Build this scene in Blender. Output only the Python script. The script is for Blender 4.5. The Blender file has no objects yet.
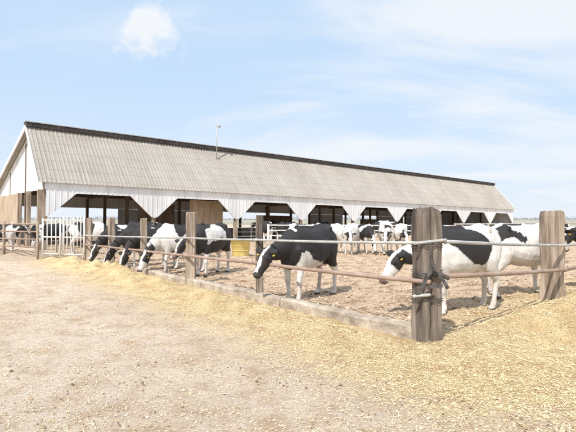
import bpy, bmesh, math, random
from mathutils import Vector, Matrix, noise
random.seed(7)
S=bpy.context.scene
COL=S.collection

# ---------------- helpers ----------------
def link(o,parent=None):
    COL.objects.link(o)
    if parent: o.parent=parent
    return o
def empty(name,loc=(0,0,0),rot=(0,0,0)):
    e=bpy.data.objects.new(name,None); e.location=loc; e.rotation_euler=rot; e.empty_display_size=.3
    return link(e)
def meshobj(name,bm,mats,parent=None,smooth=False):
    bmesh.ops.recalc_face_normals(bm,faces=bm.faces)
    me=bpy.data.meshes.new(name); bm.to_mesh(me); bm.free()
    for m in (mats if isinstance(mats,(list,tuple)) else [mats]): me.materials.append(m)
    if smooth:
        for p in me.polygons: p.use_smooth=True
    return link(bpy.data.objects.new(name,me),parent)
def box(bm,a,b,mi=0):
    vs=[bm.verts.new((x,y,z)) for x in (a[0],b[0]) for y in (a[1],b[1]) for z in (a[2],b[2])]
    for f in ((0,1,3,2),(4,6,7,5),(0,4,5,1),(2,3,7,6),(0,2,6,4),(1,5,7,3)):
        bm.faces.new([vs[i] for i in f]).material_index=mi
def loft(bm,pts,ref=Vector((0,0,1)),seg=14,mi=0,p=1.0):
    rings=[];n=len(pts);P=[Vector(q[0]) for q in pts]
    for i in range(n):
        t=(P[min(i+1,n-1)]-P[max(i-1,0)]).normalized()
        s=t.cross(ref).normalized(); u=s.cross(t).normalized()
        r=[]
        for k in range(seg):
            a=2*math.pi*k/seg; c=math.cos(a); d=math.sin(a)
            c=math.copysign(abs(c)**p,c); d=math.copysign(abs(d)**p,d)
            r.append(bm.verts.new(P[i]+s*c*pts[i][1]+u*d*pts[i][2]))
        rings.append(r)
    for i in range(n-1):
        for k in range(seg):
            bm.faces.new((rings[i][k],rings[i][(k+1)%seg],rings[i+1][(k+1)%seg],rings[i+1][k])).material_index=mi
    bm.faces.new(rings[0][::-1]).material_index=mi; bm.faces.new(rings[-1]).material_index=mi
def pipe(bm,a,b,r,seg=10,mi=0):
    a=Vector(a);b=Vector(b); d=(b-a).normalized()
    loft(bm,[(a,r,r),(b,r,r)],Vector((0,0,1)) if abs(d.z)<.9 else Vector((1,0,0)),seg,mi)

# ---------------- materials ----------------
def newmat(name):
    m=bpy.data.materials.new(name); m.use_nodes=True
    nt=m.node_tree; b=nt.nodes['Principled BSDF']
    return m,nt,b
def N(nt,t,**k):
    n=nt.nodes.new(t)
    for a,v in k.items(): setattr(n,a,v)
    return n
def noisy(name,c1,c2,scale=5,rough=.8,stretch=(1,1,1),bump=.2,bscale=None,c3=None,metal=0,contrast=(.35,.65),bdist=.02):
    m,nt,b=newmat(name); L=nt.links
    tc=N(nt,'ShaderNodeTexCoord'); mp=N(nt,'ShaderNodeMapping'); mp.inputs['Scale'].default_value=stretch
    L.new(tc.outputs['Object'],mp.inputs[0])
    n1=N(nt,'ShaderNodeTexNoise'); n1.inputs['Scale'].default_value=scale; n1.inputs['Detail'].default_value=6; n1.inputs['Roughness'].default_value=.65
    L.new(mp.outputs[0],n1.inputs['Vector'])
    r=N(nt,'ShaderNodeValToRGB'); e=r.color_ramp.elements
    e[0].position=contrast[0]; e[0].color=(*c1,1); e[1].position=contrast[1]; e[1].color=(*c2,1)
    if c3: q=e.new((contrast[0]+contrast[1])/2); q.color=(*c3,1)
    L.new(n1.outputs[0],r.inputs[0]); L.new(r.outputs[0],b.inputs['Base Color'])
    b.inputs['Roughness'].default_value=rough; b.inputs['Metallic'].default_value=metal
    if bump>0:
        n2=N(nt,'ShaderNodeTexNoise'); n2.inputs['Scale'].default_value=bscale or scale*3; n2.inputs['Detail'].default_value=4
        L.new(mp.outputs[0],n2.inputs['Vector'])
        bp=N(nt,'ShaderNodeBump'); bp.inputs['Strength'].default_value=bump; bp.inputs['Distance'].default_value=bdist
        L.new(n2.outputs[0],bp.inputs['Height']); L.new(bp.outputs[0],b.inputs['Normal'])
    return m
M_wood_dark=noisy('weathered_wood_dark',(.05,.038,.031),(.31,.255,.21),6,.9,(1,1,.10),.9,18,(.17,.135,.108))
M_wood=noisy('weathered_wood',(.15,.11,.08),(.50,.41,.325),5,.9,(1,1,.10),.9,18,(.34,.27,.21))
M_rust=noisy('rusty_pipe',(.22,.135,.10),(.42,.32,.26),3,.7,(1,1,1),.1,30,(.33,.23,.18),contrast=(.25,.75))
M_galv=noisy('galvanised_pipe',(.34,.34,.33),(.56,.55,.53),3,.55,(1,1,1),.05,30,metal=.2)
M_whitepipe=noisy('white_gate_paint',(.55,.52,.48),(.82,.81,.79),4,.6,(1,1,1),.1,30)
M_conc=noisy('concrete_curb',(.26,.21,.165),(.58,.50,.41),3,.95,(1,1,1),.8,25,(.43,.36,.29))
M_siding=noisy('white_siding',(.62,.625,.63),(.82,.83,.84),1.2,.5,(1,1,.15),.05,8,contrast=(.3,.55))
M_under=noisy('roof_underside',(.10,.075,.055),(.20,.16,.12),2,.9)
M_dark=noisy('ridge_vent_dark',(.045,.04,.04),(.11,.10,.095),3,.7)
M_ply=noisy('tan_plywood',(.34,.25,.17),(.50,.40,.30),3,.85,(1,1,.3),.2,12)
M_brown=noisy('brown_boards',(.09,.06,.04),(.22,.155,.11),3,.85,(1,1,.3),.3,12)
M_yellow=noisy('yellow_plastic',(.60,.46,.14),(.76,.64,.25),4,.55)
M_blackmetal=noisy('dark_steel',(.05,.05,.05),(.17,.15,.14),12,.6,metal=.4)

def roofmat():
    m,nt,b=newmat('weathered_roof_steel'); L=nt.links
    tc=N(nt,'ShaderNodeTexCoord')
    def nz(sc,st,det=6):
        mp=N(nt,'ShaderNodeMapping'); mp.inputs['Scale'].default_value=st; L.new(tc.outputs['Object'],mp.inputs[0])
        n=N(nt,'ShaderNodeTexNoise'); n.inputs['Scale'].default_value=sc; n.inputs['Detail'].default_value=det; n.inputs['Roughness'].default_value=.6
        L.new(mp.outputs[0],n.inputs['Vector']); return n.outputs[0]
    r=N(nt,'ShaderNodeValToRGB'); e=r.color_ramp.elements
    e[0].position=.28; e[0].color=(.29,.255,.22,1); e[1].position=.72; e[1].color=(.46,.425,.38,1)
    mx=N(nt,'ShaderNodeMath',operation='ADD'); 
    a=N(nt,'ShaderNodeMath',operation='MULTIPLY'); L.new(nz(1.0,(.5,.35,.35)),a.inputs[0]); a.inputs[1].default_value=.5
    c=N(nt,'ShaderNodeMath',operation='MULTIPLY'); L.new(nz(3.0,(2.2,.2,.2)),c.inputs[0]); c.inputs[1].default_value=.5
    L.new(a.outputs[0],mx.inputs[0]); L.new(c.outputs[0],mx.inputs[1]); L.new(mx.outputs[0],r.inputs[0])
    sp=N(nt,'ShaderNodeSeparateXYZ'); L.new(tc.outputs['Object'],sp.inputs[0])
    def lines(src,fr,w):
        d=N(nt,'ShaderNodeMath',operation='MULTIPLY'); L.new(src,d.inputs[0]); d.inputs[1].default_value=fr
        f=N(nt,'ShaderNodeMath',operation='FRACT'); L.new(d.outputs[0],f.inputs[0])
        g=N(nt,'ShaderNodeMath',operation='LESS_THAN'); L.new(f.outputs[0],g.inputs[0]); g.inputs[1].default_value=w
        return g.outputs[0]
    s1=N(nt,'ShaderNodeMath',operation='MAXIMUM'); L.new(lines(sp.outputs[2],1.9,.07),s1.inputs[0]); L.new(lines(sp.outputs[0],.505,.025),s1.inputs[1])
    g2=N(nt,'ShaderNodeMath',operation='MULTIPLY'); L.new(s1.outputs[0],g2.inputs[0]); g2.inputs[1].default_value=.32
    x=N(nt,'ShaderNodeMix',data_type='RGBA'); L.new(g2.outputs[0],x.inputs[0]); L.new(r.outputs[0],x.inputs[6]); x.inputs[7].default_value=(.17,.145,.12,1)
    L.new(x.outputs[2],b.inputs['Base Color']); b.inputs['Roughness'].default_value=.7; b.inputs['Metallic'].default_value=.1
    return m
M_roof=roofmat()

def attrmat(name,attr,rough,noise_amt=.25,scale=14,bump=.15):
    m,nt,b=newmat(name); L=nt.links
    a=N(nt,'ShaderNodeAttribute'); a.attribute_name=attr
    tc=N(nt,'ShaderNodeTexCoord')
    n=N(nt,'ShaderNodeTexNoise'); n.inputs['Scale'].default_value=scale; n.inputs['Detail'].default_value=6; n.inputs['Roughness'].default_value=.7
    L.new(tc.outputs['Object'],n.inputs['Vector'])
    mr=N(nt,'ShaderNodeMapRange'); mr.inputs['From Min'].default_value=.35; mr.inputs['From Max'].default_value=.65
    mr.inputs['To Min'].default_value=1-noise_amt; mr.inputs['To Max'].default_value=1.0
    L.new(n.outputs[0],mr.inputs[0])
    mx=N(nt,'ShaderNodeVectorMath',operation='SCALE'); L.new(a.outputs['Color'],mx.inputs[0]); L.new(mr.outputs[0],mx.inputs['Scale'])
    L.new(mx.outputs[0],b.inputs['Base Color']); b.inputs['Roughness'].default_value=rough
    mp=N(nt,'ShaderNodeMapping'); mp.inputs['Scale'].default_value=(60,60,18)
    L.new(tc.outputs['Object'],mp.inputs[0])
    n2=N(nt,'ShaderNodeTexNoise'); n2.inputs['Scale'].default_value=1.6; n2.inputs['Detail'].default_value=4; L.new(mp.outputs[0],n2.inputs['Vector'])
    bp=N(nt,'ShaderNodeBump'); bp.inputs['Strength'].default_value=bump; bp.inputs['Distance'].default_value=.012
    L.new(n2.outputs[0],bp.inputs['Height']); L.new(bp.outputs[0],b.inputs['Normal'])
    return m
M_coat=attrmat('cow_coat','coat',.68,.25,7,.8)
M_eye,_,_b=newmat('cow_eye'); _b.inputs['Base Color'].default_value=(.01,.008,.006,1); _b.inputs['Roughness'].default_value=.15
M_tag=noisy('ear_tag',(.75,.50,.05),(.8,.6,.1),5,.5)

# ---------------- site plan (metres) ----------------
A=Vector((1.82,6.30)); lv=Vector((-.617,.787)); rv=Vector((.729,.684))
det=lv.x*rv.y-lv.y*rv.x
def ab(x,y):
    dx=x-A.x; dy=y-A.y
    return ((dx*rv.y-dy*rv.x)/det, (lv.x*dy-lv.y*dx)/det)
def site(a,b): return (A.x+a*lv.x+b*rv.x, A.y+a*lv.y+b*rv.y)
def sst(e0,e1,x):
    t=max(0,min(1,(x-e0)/(e1-e0))); return t*t*(3-2*t)
def feedamt(x,y):
    a,b=ab(x,y)
    f=0
    f=max(f,(1-sst(.5,2.2,abs(b+.55)))*sst(-3.0,-1,a)*(1-sst(16,20,a))*(1 if b<.15 else max(0,1-(b-.15)*2)))
    f=max(f,(1-sst(.9,3.3,abs(a+.5)))*sst(-2.6,-.5,b)*(1-sst(14,20,b))*(1 if a<.6 else max(0,1-(a-.6)*1.2)))
    return f
def gh(x,y):
    d=math.hypot(x,y)
    if d>70: return 0.0
    a,b=ab(x,y)
    pen=sst(0,.8,a)*sst(0,.8,b)
    h=.05*noise.noise(Vector((x*.35,y*.35,1)))+.022*noise.noise(Vector((x*1.7,y*1.7,3)))
    if d<26:
        h+=(.012+.03*pen)*noise.noise(Vector((x*5,y*5,5)))+(.008+.018*pen)*noise.noise(Vector((x*12,y*12,8)))
    # wheel ruts of the feed truck along the lane
    if b<-1.5:
        for rb in (-2.9,-4.8):
            wv=rb+.12*math.sin(a*.35); u=(b-wv)/.17
            if abs(u)<2.5: h-=.018*math.exp(-u**4)*(.6+.4*noise.noise(Vector((a*.6,rb,0))))-.008*math.exp(-(abs(u)-1.35)**2*6)
    lump=.6+.7*noise.noise(Vector((x*1.1,y*1.1,9)))+.45*noise.noise(Vector((x*4,y*4,2)))+.14*noise.noise(Vector((x*13,y*13,2)))
    if -2.6<b<0:
        big=.75+1.5*math.exp(-((a-11)/4)**2)
        h+=max(0,.19*big*lump*math.exp(-((b+.85)/.5)**2))*sst(0,1.5,a)*(1-sst(16,19,a))
    if -3.2<a<.7 and b>-2:
        h+=max(0,.34*lump*math.exp(-((a+.9)/.65)**2))*sst(-.8,1.3,b)*(1-sst(14,20,b))
    h+=.38*math.exp(-(((x+11.8)/2.4)**2+((y-20.4)/1.0)**2))*(.8+.5*noise.noise(Vector((x*2,y*2,7))))
    return h*(1-sst(40,70,d))

# ---------------- ground ----------------
def axis(lo,hi,step,far):
    v=[];x=lo
    while x<hi: v.append(x); x+=step
    s=step;x=hi
    while x<far: v.append(x); s*=1.28; x+=s
    v.append(far); s=step;x=lo-step;pre=[]
    while x>-far: pre.append(x); s*=1.28; x-=s
    pre.append(-far)
    return pre[::-1]+v
xs=axis(-13,10,.07,3000); ys=axis(1.2,19,.06,3000)
nx=len(xs);ny=len(ys)
verts=[];zone=[]
for y in ys:
    for x in xs:
        verts.append((x,y,gh(x,y)))
        a,b=ab(x,y); near=math.hypot(x,y)
        pen=sst(-.1,.35,a)*sst(-.1,.35,b)
        if near>60: pen*=max(0,1-(near-60)/40)
        left=math.exp(-(((x+12.5)/4.0)**2+((y-20.6)/2.2)**2))
        zone.append((feedamt(x,y),pen,left,1))
faces=[(j*nx+i,j*nx+i+1,(j+1)*nx+i+1,(j+1)*nx+i) for j in range(ny-1) for i in range(nx-1)]
me=bpy.data.meshes.new('ground'); me.from_pydata(verts,[],faces)
ca=me.color_attributes.new('zone','FLOAT_COLOR','POINT')
ca.data.foreach_set('color',[c for z in zone for c in z])
for p in me.polygons: p.use_smooth=True
m,nt,b=newmat('feedlot_ground'); L=nt.links
geo=N(nt,'ShaderNodeNewGeometry'); at=N(nt,'ShaderNodeAttribute'); at.attribute_name='zone'
sep=N(nt,'ShaderNodeSeparateColor'); L.new(at.outputs['Color'],sep.inputs[0])
def nz(scale,detail=5,rough=.6):
    n=N(nt,'ShaderNodeTexNoise'); n.inputs['Scale'].default_value=scale; n.inputs['Detail'].default_value=detail; n.inputs['Roughness'].default_value=rough
    L.new(geo.outputs['Position'],n.inputs['Vector']); return n
def ramp(src,stops):
    r=N(nt,'ShaderNodeValToRGB'); e=r.color_ramp.elements
    e[0].position,e[0].color=stops[0][0],(*stops[0][1],1); e[1].position,e[1].color=stops[-1][0],(*stops[-1][1],1)
    for p_,c_ in stops[1:-1]:
        q=e.new(p_); q.color=(*c_,1)
    L.new(src,r.inputs[0]); return r
def mix(f,c1,c2,bt='MIX'):
    x=N(nt,'ShaderNodeMix',data_type='RGBA',blend_type=bt)
    if isinstance(f,float): x.inputs[0].default_value=f
    else: L.new(f,x.inputs[0])
    L.new(c1,x.inputs[6]); L.new(c2,x.inputs[7]); return x.outputs[2]
def mathn(op,a_,b_=None,c_=None,clamp=False):
    x=N(nt,'ShaderNodeMath',operation=op,use_clamp=clamp)
    for i,v in enumerate((a_,b_,c_)):
        if v is None: continue
        if isinstance(v,(int,float)): x.inputs[i].default_value=v
        else: L.new(v,x.inputs[i])
    return x.outputs[0]
nB=nz(24,6,.75);nC=nz(75,4,.7);nD=nz(2.3,7,.68);nE=nz(.55,5,.6)
dirt=ramp(nB.outputs[0],[(.32,(.50,.37,.27)),(.45,(.76,.62,.485)),(.64,(.86,.75,.62))])
dirt2=ramp(nD.outputs[0],[(.36,(.80,.72,.63)),(.54,(1,1,1))])
dirtc=mix(1.0,dirt.outputs[0],dirt2.outputs[0],'MULTIPLY')
big=ramp(nE.outputs[0],[(.38,(.88,.84,.79)),(.58,(1,1,1))])
dirtc=mix(1.0,dirtc,big.outputs[0],'MULTIPLY')
fdk=ramp(nC.outputs[0],[(.34,(.40,.27,.13)),(.47,(.74,.565,.30)),(.64,(.86,.74,.48))])
fd2=ramp(nD.outputs[0],[(.34,(.74,.60,.44)),(.55,(1,1,1))])
feedc=mix(1.0,fdk.outputs[0],fd2.outputs[0],'MULTIPLY')
penr=ramp(nB.outputs[0],[(.33,(.24,.145,.09)),(.45,(.62,.44,.30)),(.64,(.80,.65,.48))])
pen2=ramp(nD.outputs[0],[(.38,(.50,.42,.35)),(.53,(1,1,1))])
penc=mix(1.0,penr.outputs[0],pen2.outputs[0],'MULTIPLY')
f1=mathn('ADD',sep.outputs[0],mathn('MULTIPLY',mathn('SUBTRACT',nD.outputs[0],.5),2.4))
f1=mathn('ADD',f1,mathn('MULTIPLY',mathn('SUBTRACT',nB.outputs[0],.5),1.8))
f1=mathn('MULTIPLY_ADD',f1,1.5,-.34,True)
c=mix(sep.outputs[1],dirtc,penc)
f1=mathn('MULTIPLY',f1,mathn('MULTIPLY_ADD',sep.outputs[1],-.45,1.0))
c=mix(f1,c,feedc)
brn=ramp(nB.outputs[0],[(.35,(.22,.14,.09)),(.62,(.52,.39,.27))])
c=mix(mathn('MULTIPLY',sep.outputs[2],.9),c,brn.outputs[0])
cd=N(nt,'ShaderNodeVectorMath',operation='LENGTH'); L.new(geo.outputs['Position'],cd.inputs[0])
mr=N(nt,'ShaderNodeMapRange'); mr.inputs['From Min'].default_value=60; mr.inputs['From Max'].default_value=160; L.new(cd.outputs['Value'],mr.inputs[0])
fld=ramp(nz(.012,4).outputs[0],[(.4,(.28,.27,.20)),(.6,(.40,.36,.28))])
c=mix(mr.outputs[0],c,fld.outputs[0])
L.new(c,b.inputs['Base Color']); b.inputs['Roughness'].default_value=.95
hh=mathn('ADD',mathn('MULTIPLY',nB.outputs[0],1.0),mathn('MULTIPLY',nC.outputs[0],.6))
bp=N(nt,'ShaderNodeBump'); bp.inputs['Strength'].default_value=1.0; bp.inputs['Distance'].default_value=.035
L.new(hh,bp.inputs['Height']); L.new(bp.outputs[0],b.inputs['Normal'])
me.materials.append(m); link(bpy.data.objects.new('ground',me))

# ---------------- litter ----------------
def strawmesh():
    V=[];F=[]
    cnt=0
    while cnt<80000:
        d=1.8+13*random.random()**1.5; x=(random.random()*1.5-.75)*d; y=d
        f=feedamt(x,y); a,bb=ab(x,y)
        cl=noise.noise(Vector((x*1.3,y*1.3,4)))
        if random.random()>.11+.25*max(0,cl)+.8*f: continue
        if 0<a<10 and 0>bb>-.3: continue
        L_=random.uniform(.004,.013)*(1.9 if random.random()<.04 else 1); w=random.uniform(.0014,.004)
        th=random.random()*math.pi; dx=math.cos(th);dy=math.sin(th)
        z=gh(x,y)+.004+random.random()*.010; dz=random.uniform(-.6,.6)*L_
        i=len(V)
        V+= [(x-dx*L_+dy*w,y-dy*L_-dx*w,z-dz+.002),(x-dx*L_-dy*w,y-dy*L_+dx*w,z-dz),(x+dx*L_-dy*w,y+dy*L_+dx*w,z+dz),(x+dx*L_+dy*w,y+dy*L_-dx*w,z+dz+.002)]
        F.append((i,i+1,i+2,i+3)); cnt+=1
    me=bpy.data.meshes.new('straw_litter'); me.from_pydata(V,[],F); 
    me.materials.append(noisy('straw',(.38,.24,.11),(.84,.70,.42),13,.8,(1,1,1),0,contrast=(.36,.56)))
    link(bpy.data.objects.new('straw_litter',me))
strawmesh()
def clods(name,count,mat,r0,r1,flt,seed):
    rn=random.Random(seed)
    V=[];F=[]
    ico=[(0,0,1),(1,0,0),(0,1,0),(-1,0,0),(0,-1,0),(0,0,-1)]
    fi=[(0,1,2),(0,2,3),(0,3,4),(0,4,1),(5,2,1),(5,3,2),(5,4,3),(5,1,4)]
    for k in range(count):
        d=1.8+17*rn.random()**1.4; x=(rn.random()*1.5-.75)*d; y=d
        a,bb=ab(x,y)
        pen=a>0 and bb>0
        if not flt(x,y,pen,rn): continue
        if 0<a<10 and 0>bb>-.3: continue
        r=rn.uniform(r0,r1)*(2.2 if pen and rn.random()<.6 else 1)*(1.9 if rn.random()<.05 else 1)
        z=gh(x,y)+r*.3; i=len(V); t=rn.random()*6.28; ct,st=math.cos(t),math.sin(t)
        for p in ico:
            q=[p[0]*r*rn.uniform(.6,1.4),p[1]*r*rn.uniform(.6,1.4),p[2]*r*rn.uniform(.5,.9)]
            V.append((x+q[0]*ct-q[1]*st,y+q[0]*st+q[1]*ct,z+q[2]))
        F+=[tuple(i+j for j in f) for f in fi]
    me=bpy.data.meshes.new(name); me.from_pydata(V,[],F); me.materials.append(mat)
    link(bpy.data.objects.new(name,me))
clods('dirt_clods',24000,noisy('clod_dirt',(.40,.28,.19),(.80,.66,.51),5,.95,(1,1,1),0),.004,.012,lambda x,y,p,rn:p or rn.random()<.7,1)
clods('manure_crumbs',6500,noisy('manure',(.12,.08,.05),(.34,.24,.16),5,.95,(1,1,1),0),.004,.013,lambda x,y,p,rn:(rn.random()<.8 if p else noise.noise(Vector((x*.9,y*.9,22)))>.10),2)

# ---------------- barn ----------------
LEN=54;
barn=empty('cattle_barn',(-12.55,24.8,0),(0,.0135,math.radians(41)))
EZ=3.62; RZ=6.72; RW=2.7; BW=12.0; BZ=3.45
def roofslope(w0,z0,w1,z1,name):
    bm=bmesh.new(); pitch=.22; n=int((LEN+.8)/pitch)
    prof=[]
    for i in range(n):
        x=-.4+i*pitch
        prof+=[(x,0),(x+.12,0),(x+.145,.028),(x+.195,.028)]
    rows=4; R=[]
    nrm=Vector((0,-(z1-z0),(w1-w0))).normalized()
    if nrm.z<0: nrm=-nrm
    for j in range(rows+1):
        t=j/rows; R.append([bm.verts.new((x,w0+(w1-w0)*t+nrm.y*h,z0+(z1-z0)*t+nrm.z*h)) for x,h in prof])
    for j in range(rows):
        for i in range(len(prof)-1):
            bm.faces.new((R[j][i],R[j][i+1],R[j+1][i+1],R[j+1][i]))
    return meshobj(name,bm,M_roof,barn)
roofslope(-.16,EZ-.16*(RZ-EZ)/RW+.06,RW,RZ+.06,'roof_front')
roofslope(BW+.4,BZ-.08,RW,RZ+.07,'roof_back')
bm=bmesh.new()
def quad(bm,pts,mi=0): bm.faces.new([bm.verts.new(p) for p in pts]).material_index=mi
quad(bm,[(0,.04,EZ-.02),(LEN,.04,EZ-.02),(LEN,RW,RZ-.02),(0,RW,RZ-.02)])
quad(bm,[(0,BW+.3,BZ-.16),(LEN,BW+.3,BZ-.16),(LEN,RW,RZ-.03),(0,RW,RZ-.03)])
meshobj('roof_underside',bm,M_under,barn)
bm=bmesh.new()
for x in (-.46,LEN+.40):
    for (w0,z0,w1,z1) in ((-.2,EZ-.20,RW,RZ+.02),(RW,RZ+.02,BW+.4,BZ-.1)):
        vs=[(x,w0,z0-.14),(x,w1,z1-.14),(x,w1,z1+.10),(x,w0,z0+.10)]
        a_=[bm.verts.new(v) for v in vs]; b_=[bm.verts.new((v[0]+.05,v[1],v[2])) for v in vs]
        bm.faces.new(a_);bm.faces.new(b_[::-1])
        for i in range(4): bm.faces.new((a_[i],b_[i],b_[(i+1)%4],a_[(i+1)%4]))
meshobj('rake_trim',bm,M_siding,barn)
bm=bmesh.new()
box(bm,(-.45,RW-.22,RZ+.02),(LEN+.4,RW+.22,RZ+.22))
for i in range(37):
    x=i*1.5; box(bm,(x-.03,RW-.27,RZ+.0),(x+.03,RW-.225,RZ+.24))
meshobj('ridge_vent',bm,M_dark,barn)
bm=bmesh.new()
box(bm,(-.5,RW-.30,RZ+.245),(LEN+.45,RW+.30,RZ+.29)); meshobj('ridge_cap',bm,M_galv,barn)
def prism(bm,poly,y0,y1,mi=0):
    a_=[bm.verts.new((p[0],y0,p[1])) for p in poly]; b_=[bm.verts.new((p[0],y1,p[1])) for p in poly]
    bm.faces.new(a_).material_index=mi; bm.faces.new(b_[::-1]).material_index=mi
    for i in range(len(poly)): bm.faces.new((a_[i],b_[i],b_[(i+1)%len(poly)],a_[(i+1)%len(poly)])).material_index=mi
bm=bmesh.new()
TZ=EZ+.0; OZ=2.98
for k in range(9):
    o=k*6
    prism(bm,[(o,1.75),(o+.2,1.80),(o+1.5,OZ),(o+1.5,TZ),(o,TZ)],-.03,.03)
    prism(bm,[(o+1.5,OZ),(o+4.5,OZ),(o+4.5,TZ),(o+1.5,TZ)],-.03,.03)
    prism(bm,[(o+4.5,OZ),(o+5.8,1.80),(o+6,1.75),(o+6,TZ),(o+4.5,TZ)],-.03,.03)
    x=o+.1
    while x<o+6:
        t=x-o; zb=OZ
        if t<1.5: zb=1.80+max(0,(t-.2))/1.3*(OZ-1.8)
        if t>4.5: zb=1.80+max(0,(5.8-t))/1.3*(OZ-1.8)
        box(bm,(x,-.05,zb+.04),(x+.04,-.031,TZ-.02)); x+=.3
meshobj('front_siding',bm,M_siding,barn)
bm=bmesh.new()
for k in range(10):
    x=k*6; x=min(x,LEN-.2)
    box(bm,(x-.1,.05,-.9),(x+.1,.25,EZ-.05))
meshobj('front_posts',bm,M_wood,barn)
bm=bmesh.new()
for k in range(10):
    x=min(k*6,LEN-.2)
    for w in (4,8,11.75): box(bm,(x-.09,w,-.9),(x+.09,w+.18,BZ+ (RZ-BZ)*(BW-w)/(BW-RW)-.3))
for k in range(19):
    x=min(k*3,LEN-.2)+.001*k
    box(bm,(x-.04,.3,3.25),(x+.04,11.7,3.42))
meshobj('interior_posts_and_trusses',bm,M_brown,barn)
def gable(x0,name,open_low):
    bm=bmesh.new()
    def pr(poly):
        a_=[bm.verts.new((x0,p[0],p[1])) for p in poly]; b_=[bm.verts.new((x0+.06,p[0],p[1])) for p in poly]
        bm.faces.new(a_);bm.faces.new(b_[::-1])
        for i in range(len(poly)): bm.faces.new((a_[i],b_[i],b_[(i+1)%len(poly)],a_[(i+1)%len(poly)]))
    zl=3.15 if open_low else -.9
    pr([(0,zl),(RW,zl),(RW,RZ),(0,EZ)]); pr([(RW,zl),(BW,zl),(BW,BZ),(RW,RZ)])
    w=.15
    while w<BW:
        zt=EZ+(RZ-EZ)*w/RW if w<RW else BZ+(RZ-BZ)*(BW-w)/(BW-RW)
        box(bm,(x0-.02,w,zl+.02),(x0-.001,w+.04,zt-.16)); w+=.3
    return meshobj(name,bm,M_siding,barn)
gable(-.06,'gable_siding',True); gable(LEN,'gable_siding_far',False)
bm=bmesh.new(); box(bm,(-.10,5.0,.7),(-.04,11.9,3.14)); meshobj('gable_panel',bm,M_ply,barn)
bm=bmesh.new()
for w in (.3,2.6,4.8): box(bm,(-.30,w,-.2),(-.10,w+.2,3.14))
meshobj('gable_posts',bm,M_wood,barn)
bm=bmesh.new()
box(bm,(0,11.95,2.55),(LEN,12.0,BZ-.05))
for k in range(9):
    o=k*6
    if k in (0,3,4,6): box(bm,(o+.1,11.94,-.9),(o+5.9,11.99,1.0))
    else: box(bm,(o+(0.0 if k!=1 else 2.5),11.94,-.9),(o+5.6,11.99,2.54))
meshobj('back_wall',bm,M_siding,barn)
bm=bmesh.new(); box(bm,(9.3,1.6,.4),(11.9,1.68,3.0)); meshobj('tan_partition',bm,M_ply,barn)
bm=bmesh.new(); box(bm,(6.6,3.6,-.2),(9.2,3.7,2.7)); box(bm,(30.3,4.6,-.2),(33.5,4.7,2.0)); box(bm,(19,7,-.4),(23,7.1,2.2)); meshobj('brown_partition',bm,M_brown,barn)
bm=bmesh.new()
for zz in (.55,.85,1.15,1.4):
    box(bm,(12,.35,zz),(LEN,.39,zz+.04)); 
for k in range(28): box(bm,(12+k*1.5,.40,-.3),(12.05+k*1.5,.45,1.5))
meshobj('stall_rails',bm,M_galv,barn)

def mast():
    e=empty('roof_weather_mast')
    Mx=Matrix.Translation(barn.location)@barn.rotation_euler.to_matrix().to_4x4()
    p=Mx@Vector((11.6,RW-.7,RZ-.80))
    bm=bmesh.new(); pipe(bm,p,p+Vector((0,0,2.5)),.035)
    t=p+Vector((0,0,2.35))
    pipe(bm,t,t+Vector((.28,0,.05)),.025)
    pipe(bm,p+Vector((0,0,.35)),p+Vector((.25,.2,0)),.02)
    meshobj('pole',bm,M_galv,e,True)
    bm=bmesh.new()
    q=t+Vector((.2,0,.08)); loft(bm,[(q+Vector((0,0,-.12)),.04,.04),(q+Vector((0,0,-.07)),.09,.09),(q+Vector((0,0,.08)),.09,.09),(q+Vector((0,0,.14)),.03,.03)],Vector((1,0,0)))
    q=t+Vector((-.02,0,.1)); pipe(bm,q,q+Vector((0,0,.22)),.015)
    meshobj('lamp_head',bm,M_galv,e,True)
mast()

# ---------------- fence ----------------
def woodpost(name,x,y,w,d,h,mat,rot=0,sink=.3,parent=None,lean=(0,0)):
    bm=bmesh.new(); nz_=22
    ring=[];prof=[]
    seg=10
    for s in range(4):
        for k in range(seg):
            t=-1+2*k/seg
            prof.append([(t,-1),(1,t),(-t,1),(-1,-t)][s])
    sd=random.random()*50
    cracks=[(random.randrange(4*seg),random.uniform(.3,1.0)) for _ in range(6)]
    for j in range(nz_+1):
        z=-sink+(h+sink)*j/nz_; r=[]
        for ki,(u,v) in enumerate(prof):
            cr=1-.09*(abs(u*v))**3
            for ck,cl in cracks:
                if ki==ck and z>h*(1-cl): cr*=.88
            px=u*w/2*cr; py=v*d/2*cr
            n_=noise.noise(Vector((px*9+sd,py*9,z*1.5)))*.05*w/.3+noise.noise(Vector((px*34+sd,py*34,z*2)))*.02
            k_=1+n_/(w/2)*.6
            zz=z
            if j==nz_: k_*=.92; zz+=noise.noise(Vector((px*12+sd,py*12,1)))*.05
            r.append(bm.verts.new((px*k_+lean[0]*z,py*k_+lean[1]*z,zz)))
        ring.append(r)
    n=len(prof)
    for j in range(nz_):
        for k in range(n): bm.faces.new((ring[j][k],ring[j][(k+1)%n],ring[j+1][(k+1)%n],ring[j+1][k]))
    bm.faces.new(ring[-1])
    o=meshobj(name,bm,mat,parent)
    o.location=(x,y,gh(x,y) if not parent else 0); o.rotation_euler=(0,0,rot)
    return o
corner=empty('fence_corner_post',(A.x,A.y,0))
p_=woodpost('post',0,0,.29,.29,1.73,M_wood_dark,.35,parent=corner)
bm=bmesh.new()
for z in (.55,.58,.86,.89,.92,1.24,1.27):
    pts=[]
    for k in range(17):
        t=2*math.pi*k/16; c_,s_=math.cos(t),math.sin(t); q=.17/max(abs(math.cos(t-.35)),abs(math.sin(t-.35)))
        q=min(q,.205)
        pts.append(Vector((c_*q,s_*q,z+.012*math.sin(t*2+z*9))))
    for k in range(16): pipe(bm,pts[k],pts[k+1],.005,5)
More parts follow.
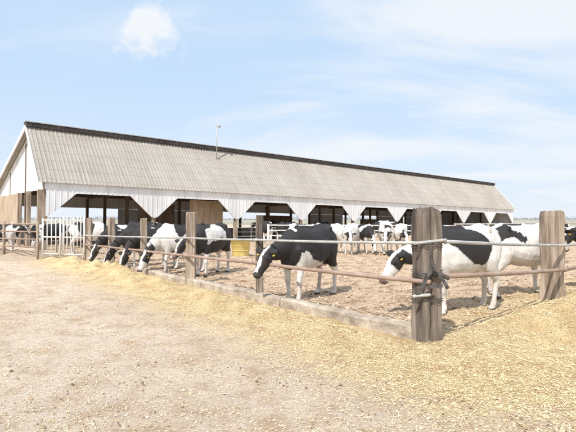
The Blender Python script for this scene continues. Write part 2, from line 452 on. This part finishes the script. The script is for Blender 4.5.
def strap(bm,a,b,w,t=.012):
    a=Vector(a);b=Vector(b); d=(b-a).normalized(); n=Vector((0,-1,0)); s=d.cross(n).normalized()
    vs=[]
    for q in (a,b):
        for sg in (-1,1):
            for nn in (0,1): vs.append(bm.verts.new(q+s*sg*w/2+n*nn*t))
    for f in ((0,1,3,2),(4,6,7,5),(0,4,5,1),(2,3,7,6),(0,2,6,4),(1,5,7,3)): bm.faces.new([vs[i] for i in f])
strap(bm,(-.20,-.215,.60),(.02,-.215,1.02),.045); strap(bm,(.02,-.23,1.02),(.20,-.23,.72),.045)
strap(bm,(-.10,-.245,.74),(.13,-.245,.76),.04)
pipe(bm,(.05,-.20,.92),(.24,-.14,.84),.028)
pipe(bm,(.0,-.235,1.0),(-.02,-.225,1.30),.012)
meshobj('wire_and_latch',bm,M_blackmetal,corner)
bm=bmesh.new(); pipe(bm,(-.22,-.20,1.29),(.22,-.10,1.33),.02); pipe(bm,(-.24,-.21,.62),(-.02,-.215,.64),.02)
meshobj('pipe_stub',bm,M_galv,corner)
def apost(a_,w,h,mat,off=0,lean=(0,0)):
    x,y=site(a_,off); woodpost('fence_post',x,y,w,w*.9,h,mat,random.uniform(-.4,.4)+.3,lean=lean)
apost(3.85,.14,1.68,M_wood_dark)
apost(6.75,.23,1.74,M_wood)
apost(9.75,.20,1.65,M_wood)
apost(12.7,.20,1.62,M_wood,lean=(.02,0))
apost(15.3,.24,1.62,M_wood)
x,y=5.21,9.48; woodpost('fence_post',x,y,.36,.33,1.72,M_wood,.5)
x,y=site(-0.1,9.6); woodpost('fence_post',x,y,.3,.3,1.7,M_wood,.5)
def rail(name,pts,r,mat,joints=True):
    bm=bmesh.new(); P=[]
    for i in range(len(pts)-1):
        a_=Vector(pts[i]);b_=Vector(pts[i+1])
        for k in range(6):
            t=k/6; q=a_.lerp(b_,t); q.z-=.012*math.sin(t*math.pi)*((b_-a_).length/4); P.append((q,r,r))
    P.append((Vector(pts[-1]),r,r)); loft(bm,P,seg=12)
    if joints:
        for i in range(1,len(pts)-1):
            a_=Vector(pts[i]); d=(Vector(pts[i+1])-a_).normalized(); pipe(bm,a_-d*.07,a_+d*.07,r*1.25,12)
    return meshobj(name,bm,mat,None,True)
def lp(a_,z,off=-.16): x,y=site(a_,off); return (x,y,z)
rail('fence_rail_pipe',[lp(.05,1.29),lp(3.85,1.20,-.1),lp(6.75,1.15),lp(9.75,1.08),lp(12.7,1.03),lp(15.6,.98)],.021,M_galv)
rail('fence_rail_pipe',[lp(-.15,.80),lp(3.85,.755,-.1),lp(6.75,.73),lp(9.75,.70),lp(12.7,.67),lp(15.6,.63)],.031,M_rust)
def rp(b_,z,off=-.2): x,y=site(off,b_); return (x,y,z)
rail('fence_rail_pipe',[rp(.1,1.31),rp(4.65,1.09,-.24),rp(9.6,1.10)],.024,M_galv)
rail('fence_rail_pipe',[rp(.1,.86),rp(4.65,.62,-.24),rp(9.6,.66)],.034,M_rust)
def curb():
    e=empty('concrete_feed_curb')
    a_=.18; k=0
    while a_<15.5:
        Lg=[2.9,3.0,3.1,3.0,3.2][k%5]; bm=bmesh.new()
        seg=24; R=[]; kz=random.uniform(-.03,.0); ko=random.uniform(-.02,.02)
        for j in range(seg+1):
            aa=a_+ (Lg-.03)*j/seg; r=[]
            wob=.012*noise.noise(Vector((aa*2,k,0)))+ko
            for (o,z) in ((-.12,-.2),(-.12,.155),(-.10,.185),(.03,.19),(.06,.16),(.06,-.2)):
                x,y=site(aa,o+wob); r.append(bm.verts.new((x,y,z+kz+.03*noise.noise(Vector((aa*1.3,0,k)))+.016*noise.noise(Vector((aa*9,o*9,k))))))
            R.append(r)
        for j in range(seg):
            for i in range(5): bm.faces.new((R[j][i],R[j][i+1],R[j+1][i+1],R[j+1][i]))
        bm.faces.new(R[0]);bm.faces.new(R[-1][::-1])
        meshobj('curb_section',bm,M_conc,e)
        a_+=Lg; k+=1
curb()
def gate(name,p0,p1,h,mat=M_whitepipe,nv=9,rails=(.25,.9,1.55)):
    bm=bmesh.new(); a_=Vector((*p0,0));b_=Vector((*p1,0))
    for z in rails: pipe(bm,a_+Vector((0,0,z)),b_+Vector((0,0,z)),.026,8)
    for k in range(nv+1):
        q=a_.lerp(b_,k/nv); r=.035 if k in (0,nv) else .02
        pipe(bm,q+Vector((0,0,.02)),q+Vector((0,0,h)),r,8)
    return meshobj(name,bm,mat,None,True)
gate('white_cattle_gate',(-7.72,18.2),(-8.6,18.4),1.7,nv=6)
gate('white_cattle_gate',(-8.75,18.45),(-9.55,18.7),1.62,nv=4)
def penfence(name,pts,h,rails,mat=M_galv,sp=2.4,r=.03,pm=None):
    bm=bmesh.new()
    for i in range(len(pts)-1):
        a_=Vector((*pts[i],0));b_=Vector((*pts[i+1],0)); n=max(1,round((b_-a_).length/sp))
        for z in rails: pipe(bm,a_+Vector((0,0,z)),b_+Vector((0,0,z)),r,8)
        for k in range(n+1):
            q=a_.lerp(b_,k/n); pipe(bm,q-Vector((0,0,.2)),q+Vector((0,0,h)),r*1.9,8,1)
    return meshobj(name,bm,[mat,pm or mat],None,True)
penfence('pen_pipe_fence',[(-9.8,18.8),(-13.5,20.6),(-22,25)],1.5,(.5,.8,1.1,1.4),M_rust,2.2,.03,M_wood)
penfence('pen_pipe_fence',[(-1.0,24.5),(8,23.0)],1.35,(.45,.75,1.02,1.28),M_whitepipe,1.2,.028)
penfence('pen_pipe_fence',[(8,23),(14,26),(30,40)],1.4,(.5,.8,1.1,1.35),M_galv,2.4,.03,M_wood)
penfence('pen_pipe_fence',[(18,27),(34,30),(60,44)],1.4,(.5,.8,1.1,1.35),M_galv,2.4,.03,M_wood)
def tub():
    e=empty('yellow_feed_tub',(-2.05,20.8,0)); bm=bmesh.new(); seg=24
    prof=[(.34,0),(.36,.05),(.42,.66),(.46,.68),(.46,.73),(.40,.73),(.38,.66),(.32,.12),(0.01,.12)]
    R=[[bm.verts.new((r*math.cos(2*math.pi*k/seg),r*math.sin(2*math.pi*k/seg),z)) for k in range(seg)] for r,z in prof]
    for j in range(len(R)-1):
        for k in range(seg): bm.faces.new((R[j][k],R[j][(k+1)%seg],R[j+1][(k+1)%seg],R[j+1][k]))
    meshobj('tub',bm,M_yellow,e,True)
    bm=bmesh.new()
    for z in (.25,.45):
        rr=.37+.05*z+.02
        for k in range(24): 
            t=2*math.pi*k/24;t2=2*math.pi*(k+1)/24; pipe(bm,(rr*math.cos(t),rr*math.sin(t),z),(rr*math.cos(t2),rr*math.sin(t2),z),.012,6)
    meshobj('hoop',bm,M_yellow,e)
tub()
def trees():
    V=[];F=[];rn=random.Random(3)
    for k in range(9000):
        x=rn.uniform(-700,1100); y=900+40*rn.random()
        hmax=4+3.5*max(0,noise.noise(Vector((x*.01,0,0)))+.3)+2*noise.noise(Vector((x*.06,4,0)))
        if noise.noise(Vector((x*.006,9,0)))<-.25: hmax*=.4
        z=rn.random()**1.2*hmax; r=rn.uniform(.6,1.6); i=len(V)
        for q in range(3):
            t=rn.random()*6.28; V.append((x+r*math.cos(t)*1.4,y+rn.uniform(-.5,.5),max(0,z+r*math.sin(t))))
        F.append((i,i+1,i+2))
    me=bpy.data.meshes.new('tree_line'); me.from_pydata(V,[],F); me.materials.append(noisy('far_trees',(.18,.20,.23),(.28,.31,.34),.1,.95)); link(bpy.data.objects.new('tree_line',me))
trees()

# ---------------- cows ----------------
WH=(.82,.79,.75); BK=(.022,.019,.020)
POSE={
 'up':([(.42,1.10,.21,.30),(.74,1.20,.15,.24),(.97,1.34,.115,.175),(1.12,1.45,.095,.13)],(1.12,1.47),(.80,-.60)),
 'level':([(.42,1.10,.21,.30),(.76,1.14,.15,.23),(1.02,1.19,.12,.165),(1.17,1.24,.095,.13)],(1.17,1.27),(.70,-.71)),
 'low':([(.42,1.08,.21,.30),(.76,1.05,.15,.23),(1.0,.98,.12,.165),(1.14,.96,.095,.13)],(1.15,.98),(.62,-.78)),
 'down':([(.42,1.07,.21,.30),(.76,.97,.15,.23),(.98,.76,.115,.17),(1.10,.60,.095,.13)],(1.11,.60),(.50,-.87)),
}
def cow(x,y,ang,style='patch',pose='level',yaw=0,seed=0,scale=1.0,vox=.022,legs=(0,0,0,0),z=None):
    sv=Vector((seed*7.3,seed*3.1,seed*1.7))
    bm=bmesh.new()
    T=[(-.85,1.27,1.06,.10),(-.80,1.36,.94,.18),(-.66,1.42,.84,.25),(-.46,1.44,.76,.285),(-.22,1.40,.66,.325),(.02,1.39,.60,.35),(.28,1.40,.59,.335),(.48,1.43,.62,.28),(.64,1.40,.70,.21),(.76,1.30,.80,.13)]
    loft(bm,[(Vector((a,0,(t+b_)/2)),w,(t-b_)/2) for a,t,b_,w in T],seg=20,p=.86)
    loft(bm,[(Vector((-.46,-.25,1.37)),.05,.05),(Vector((-.46,0,1.42)),.07,.06),(Vector((-.46,.25,1.37)),.05,.05)],Vector((1,0,0)),8)
    loft(bm,[(Vector((-.6,0,1.42)),.04,.04),(Vector((-.2,0,1.40)),.035,.035),(Vector((.3,0,1.41)),.035,.035),(Vector((.5,0,1.45)),.05,.05),(Vector((.6,0,1.41)),.04,.04)],seg=8)
    nk,poll,hd=POSE[pose]
    def rot(px,pz,f):
        a_=yaw*f; v=Vector((px-.5,0,0)); v.rotate(Matrix.Rotation(a_,3,'Z')); return Vector((v.x+.5,v.y,pz))
    fs=(0,.45,.75,.95)
    loft(bm,[(rot(n[0],n[1],fs[i]),n[2],n[3]) for i,n in enumerate(nk)],seg=16)
    loft(bm,[(Vector((.55,0,.72)),.09,.12),(Vector((.72,0,.76)),.07,.12),(rot(nk[1][0]+.05,nk[1][1]-.18,.45),.04,.07)],seg=10)
    P0=rot(poll[0],poll[1],1.0); D=Vector((hd[0],0,hd[1])).normalized(); D.rotate(Matrix.Rotation(yaw*1.1,3,'Z'))
    SD=D.cross(Vector((0,0,1))).normalized(); UP=SD.cross(D).normalized()
    H=[(-.05,.065,.08,0),(.03,.098,.115,-.01),(.14,.112,.128,-.02),(.24,.092,.118,-.03),(.34,.070,.095,-.03),(.43,.070,.078,-.03),(.49,.074,.070,-.03),(.53,.050,.045,-.03)]
    loft(bm,[(P0+D*t+UP*o,rs,ru) for t,rs,ru,o in H],Vector((0,0,1)),16,p=.9)
    g=1.14
    for sg,dx,dh in ((1,legs[0],legs[2]),(-1,legs[1],legs[3])):
        Y=sg
        def leg(l): loft(bm,[(Vector(q),a*(g if i>3 else 1),b_*(g if i>3 else 1)) for i,(q,a,b_) in enumerate(l)],Vector((1,0,0)),12)
        leg([((.50,.15*Y,1.18),.07,.14),((.54,.18*Y,1.0),.10,.16),((.50,.185*Y,.80),.09,.125),((.49+dx*.3,.17*Y,.62),.068,.088),
                 ((.51+dx*.6,.16*Y,.46),.046,.052),((.515+dx*.65,.16*Y,.40),.050,.054),((.505+dx*.75,.16*Y,.33),.037,.040),((.50+dx*.85,.155*Y,.20),.031,.035),
                 ((.50+dx,.155*Y,.125),.042,.046),((.525+dx,.155*Y,.075),.040,.042),((.545+dx,.155*Y,.04),.052,.062),((.555+dx,.155*Y,0),.056,.070)])
        leg([((-.60,.13*Y,1.28),.09,.16),((-.56,.18*Y,1.08),.11,.22),((-.52,.20*Y,.88),.105,.19),((-.56+dh*.2,.195*Y,.74),.08,.14),
                 ((-.65+dh*.4,.18*Y,.62),.055,.085),((-.73+dh*.5,.165*Y,.53),.045,.062),((-.735+dh*.55,.16*Y,.47),.046,.055),((-.715+dh*.65,.155*Y,.38),.036,.043),
                 ((-.70+dh*.85,.155*Y,.22),.031,.036),((-.69+dh,.155*Y,.13),.043,.047),((-.665+dh,.155*Y,.075),.040,.042),((-.645+dh,.155*Y,.04),.052,.062),((-.635+dh,.155*Y,0),.056,.070)])
    loft(bm,[(Vector((-.62,0,.80)),.10,.08),(Vector((-.52,0,.71)),.13,.11),(Vector((-.38,0,.69)),.12,.09),(Vector((-.26,0,.68)),.06,.05)],seg=12)
    bmesh.ops.recalc_face_normals(bm,faces=bm.faces)
    me=bpy.data.meshes.new('t'); bm.to_mesh(me); bm.free()
    o=bpy.data.objects.new('t',me); COL.objects.link(o)
    r=o.modifiers.new('r','REMESH'); r.mode='VOXEL'; r.voxel_size=vox
    s=o.modifiers.new('s','SMOOTH'); s.factor=.5; s.iterations=3
    dg=bpy.context.evaluated_depsgraph_get(); me2=bpy.data.meshes.new_from_object(o.evaluated_get(dg))
    bpy.data.objects.remove(o)
    bm=bmesh.new(); bm.from_mesh(me2)
    bm.normal_update()
    for v in bm.verts:
        p=v.co
        if p.z>.55 and p.x<.8:
            dsp=.011*noise.noise(p*4.5+sv)
            if -.15<p.x<.4 and .75<p.z<1.2: dsp+=.0016*math.sin((p.x+.25*(1.2-p.z))*58)
            fo=math.exp(-(((p.x+.28)/.10)**2+((p.z-1.22)/.09)**2)); dsp-=.020*fo
            fo=math.exp(-(((p.x+.64)/.07)**2+((p.z-1.24)/.09)**2)); dsp-=.013*fo
            v.co=p+v.normal*dsp
    for f in bm.faces: f.material_index=0
    for sg in (1,-1):
        b0=P0+D*.03+SD*sg*.08+UP*.05; ev=(SD*sg*1.0+UP*.08-D*.12).normalized()
        loft(bm,[(b0,.02,.02),(b0+ev*.05,.045,.018),(b0+ev*.11,.06,.014),(b0+ev*.17,.045,.01),(b0+ev*.21,.012,.006)],UP,10)
        t0=b0+ev*.13-UP*.03+D*.04
        loft(bm,[(t0,.024,.004),(t0+D*.045,.028,.004)],UP,6,2)
        q=P0+D*.17+SD*sg*.098+UP*.025
        bmesh.ops.create_icosphere(bm,subdivisions=2,radius=.022,matrix=Matrix.Translation(q))
        q2=P0+D*.515+SD*sg*.035+UP*.0
        bmesh.ops.create_icosphere(bm,subdivisions=1,radius=.014,matrix=Matrix.Translation(q2))
    sw=.05*math.sin(seed*5)
    loft(bm,[(Vector((-.78,0,1.37)),.035,.035),(Vector((-.88,0,1.33)),.03,.03),(Vector((-.92,sw*.3,1.15)),.022,.022),(Vector((-.90,sw*.7,.85)),.018,.018),(Vector((-.90,sw,.66)),.022,.022),(Vector((-.91,sw,.52)),.045,.045),(Vector((-.92,sw*1.2,.40)),.035,.035),(Vector((-.92,sw*1.3,.32)),.008,.008)],Vector((1,0,.05)),10)
    eyes=[P0+D*.17+SD*sg*.098+UP*.025 for sg in (1,-1)]+[P0+D*.515+SD*sg*.035 for sg in (1,-1)]
    lay=bm.verts.layers.float_color.new('coat')
    thr={'black':-.32,'patch':-.02,'white':.30,'allblack':-.5,'mostwhite':.12,'purewhite':.9}[style]
    wf=style in('white','mostwhite','purewhite')
    for v in bm.verts:
        p=v.co
        n_=noise.noise(p*1.55+sv)+.12*noise.noise(p*6+sv)+.05*noise.noise(p*20+sv)
        hq=p-P0; hd_=hq.dot(D); hs=hq.dot(SD); hu=hq.dot(UP)
        inhead = hd_>-.1 and hq.length<.62 and p.x>.75
        blk = n_>thr
        if p.z<.62+.12*noise.noise(p*5+sv) and p.x<.8: blk=False
        if style in('black','patch') and p.x>.62 and not inhead: blk=n_>thr-.25
        if inhead:
            blk = not(abs(hs)<.04+.02*noise.noise(p*9+sv) and hu>.02) if not wf else (abs(hs)>.06 and hd_<.22 and style!='purewhite')
        if p.x<-.86 and p.z<.7: blk=False
        c_=BK if blk else WH
        if blk:
            k=max(0,min(.5,(1.0-p.z)*.8))*max(0,.2+noise.noise(p*3+sv)); c_=tuple(BK[i]*(1-k)+(.16,.11,.075)[i]*k for i in range(3))
        else:
            k=max(0,min(1,(.95-p.z)*1.1))*max(0,.3+.9*noise.noise(p*4+sv*2))*(0 if inhead else 1)
            k=min(.75,k); c_=tuple(WH[i]*(1-k)+(.42,.31,.22)[i]*k for i in range(3))
        if inhead and hd_>.46: c_=(.20,.13,.11) if (seed%3) else (.05,.04,.04)
        if p.z<.055: c_=(.09,.07,.05)
        if -.68<p.x<-.2 and abs(p.y)<.11 and p.z<.70 and p.z>.5: c_=(.66,.50,.43)
        v[lay]=(*c_,1)
    for f in bm.faces:
        if f.material_index==0 and len(f.verts)==3:
            c_=f.calc_center_median()
            if any((c_-e_).length<.03 for e_ in eyes): f.material_index=1
        f.smooth=True
    me=bpy.data.meshes.new('cow'); bm.to_mesh(me); bm.free()
    for m_ in (M_coat,M_eye,M_tag): me.materials.append(m_)
    o=bpy.data.objects.new('holstein_cow',me); link(o)
    o.location=(x,y,gh(x,y)-.015 if z is None else z); o.rotation_euler=(0,0,math.radians(ang)); o.scale=(scale,)*3
    return o
# foreground
cow(.42,9.85,234,'black','low',-.15,3,1.04,.017,(.05,-.06,-.05,.08))
cow(2.98,8.40,205,'mostwhite','low',-.15,11,1.05,.017,(-.05,.06,.06,-.06))
cow(4.82,9.98,17,'white','level',.25,5,1.02,.018,(.04,-.05,.1,-.04))
cow(7.55,11.3,200,'black','level',0,2,1.02,.022)
cow(-2.20,13.8,248,'black','low',-.3,8,1.0,.022,(.05,-.05,0,.05))
def fcow(a_,b_,ang,*k,**kw):
    x,y=site(a_,b_); return cow(x,y,ang,*k,**kw)
fcow(9.2,.98,219,'mostwhite','down',.1,13,1.0,.022,(.1,-.1,.05,-.05))
fcow(10.75,.86,226,'black','down',.15,4,1.0,.022,(.1,-.05,.05,-.05))
fcow(12.0,.95,216,'black','down',-.2,17,.98,.024,(-.1,.1,.05,-.05))
fcow(13.8,.9,226,'black','down',.1,9,1.0,.024,(.1,-.1,.05,-.05))
bg=[(-10.7,21.6,60,'black','level'),(-8.9,21.5,20,'patch','down'),(-6.9,22.5,170,'black','level'),(-4.2,19.5,200,'patch','up'),
    (1.9,22.8,190,'mostwhite','level'),(2.9,22.0,250,'white','low'),(3.7,22.8,280,'mostwhite','down'),(4.5,22.0,265,'white','low'),(5.3,22.6,255,'mostwhite','low'),
    (-1.2,26,100,'patch','level'),(14.0,28.5,20,'white','level'),(16.8,30,190,'patch','level'),(11.5,24.5,150,'mostwhite','down'),
    (6.5,33,30,'black','level'),(10.5,36,210,'mostwhite','level'),(0,30,40,'black','level'),(20,36,170,'black','level'),(-13.2,22,10,'patch','level'),
    (-5.6,33.5,30,'black','level'),(-1.5,37,200,'patch','level'),(3,40,240,'black','up'),(8.5,42.5,40,'mostwhite','level'),(13,45,220,'patch','level'),(-9.5,31,220,'black','level')]
for i,(x,y,a_,st,po) in enumerate(bg):
    cow(x,y,a_,st,po,random.uniform(-.4,.4),20+i,random.uniform(.93,1.02),.035,(random.uniform(-.1,.1),random.uniform(-.1,.1),random.uniform(-.1,.1),random.uniform(-.1,.1)))

# ---------------- sky, sun, camera ----------------
el=math.radians(50); az=math.atan2(-.45,-.9)
ts=Vector((math.cos(el)*math.sin(az),math.cos(el)*math.cos(az),math.sin(el)))
sl=bpy.data.lights.new('sun','SUN'); sl.energy=5.0; sl.angle=math.radians(.8); sl.color=(1,.955,.89)
so=bpy.data.objects.new('sun',sl); link(so); so.rotation_euler=ts.to_track_quat('Z','Y').to_euler()
w=bpy.data.worlds.new('World'); S.world=w; w.use_nodes=True; nt=w.node_tree; L=nt.links
bgn=nt.nodes['Background']; bgn.inputs['Strength'].default_value=.15
sk=N(nt,'ShaderNodeTexSky',sky_type='NISHITA'); sk.sun_disc=False; sk.sun_elevation=el; sk.sun_rotation=az; sk.air_density=1.0; sk.dust_density=1.5
tc=N(nt,'ShaderNodeTexCoord'); sp=N(nt,'ShaderNodeSeparateXYZ'); L.new(tc.outputs['Generated'],sp.inputs[0])
zc=mathn('MAXIMUM',sp.outputs[2],0.0); zd=mathn('ADD',zc,.18)
cx=mathn('DIVIDE',sp.outputs[0],zd); cy=mathn('DIVIDE',sp.outputs[1],zd)
cb=N(nt,'ShaderNodeCombineXYZ'); L.new(mathn('MULTIPLY',mathn('ADD',cx,mathn('MULTIPLY',cy,.45)),.55),cb.inputs[0]); L.new(mathn('MULTIPLY',cy,1.15),cb.inputs[1]); cb.inputs[2].default_value=7.7
cn=N(nt,'ShaderNodeTexNoise'); cn.inputs['Scale'].default_value=1.0; cn.inputs['Detail'].default_value=9; cn.inputs['Roughness'].default_value=.54; cn.inputs['Distortion'].default_value=.6
L.new(cb.outputs[0],cn.inputs['Vector'])
mk=N(nt,'ShaderNodeMapRange',interpolation_type='SMOOTHSTEP'); mk.inputs['From Min'].default_value=.36; mk.inputs['From Max'].default_value=.62; mk.inputs['To Min'].default_value=.16; mk.inputs['To Max'].default_value=.92
L.new(cn.outputs[0],mk.inputs[0])
vd=N(nt,'ShaderNodeVectorMath',operation='DISTANCE'); L.new(tc.outputs['Generated'],vd.inputs[0]); vd.inputs[1].default_value=tuple(Vector((-.298,1,.3875)).normalized())
pn=N(nt,'ShaderNodeTexNoise'); pn.inputs['Scale'].default_value=12; pn.inputs['Detail'].default_value=8; pn.inputs['Roughness'].default_value=.66; L.new(tc.outputs['Generated'],pn.inputs['Vector'])
pf=mathn('SUBTRACT',1.0,mathn('DIVIDE',mathn('ADD',vd.outputs['Value'],mathn('MULTIPLY',mathn('SUBTRACT',pn.outputs[0],.5),.30)),.075),clamp=True)
pf=mathn('MULTIPLY',pf,1.05,clamp=True)
hz=mathn('POWER',mathn('SUBTRACT',1.0,zc),5.0)
fac=mathn('MAXIMUM',mathn('MAXIMUM',mk.outputs[0],pf),mathn('MULTIPLY',hz,.86))
x0=N(nt,'ShaderNodeMix',data_type='RGBA'); x0.inputs[0].default_value=.87; L.new(sk.outputs[0],x0.inputs[6]); x0.inputs[7].default_value=(3.65,5.1,6.9,1)
x=N(nt,'ShaderNodeMix',data_type='RGBA'); L.new(fac,x.inputs[0]); L.new(x0.outputs[2],x.inputs[6]); x.inputs[7].default_value=(6.0,6.25,6.55,1)
L.new(x.outputs[2],bgn.inputs['Color'])

cam=bpy.data.cameras.new('camera'); cam.lens=30; cam.sensor_width=36; cam.clip_end=6000; cam.clip_start=.05
co=bpy.data.objects.new('camera',cam); link(co); co.location=(0,0,1.6); co.rotation_euler=(math.radians(90.36),0,0)
S.camera=co
S.view_settings.view_transform='Standard'; S.view_settings.look='None'; S.view_settings.exposure=0
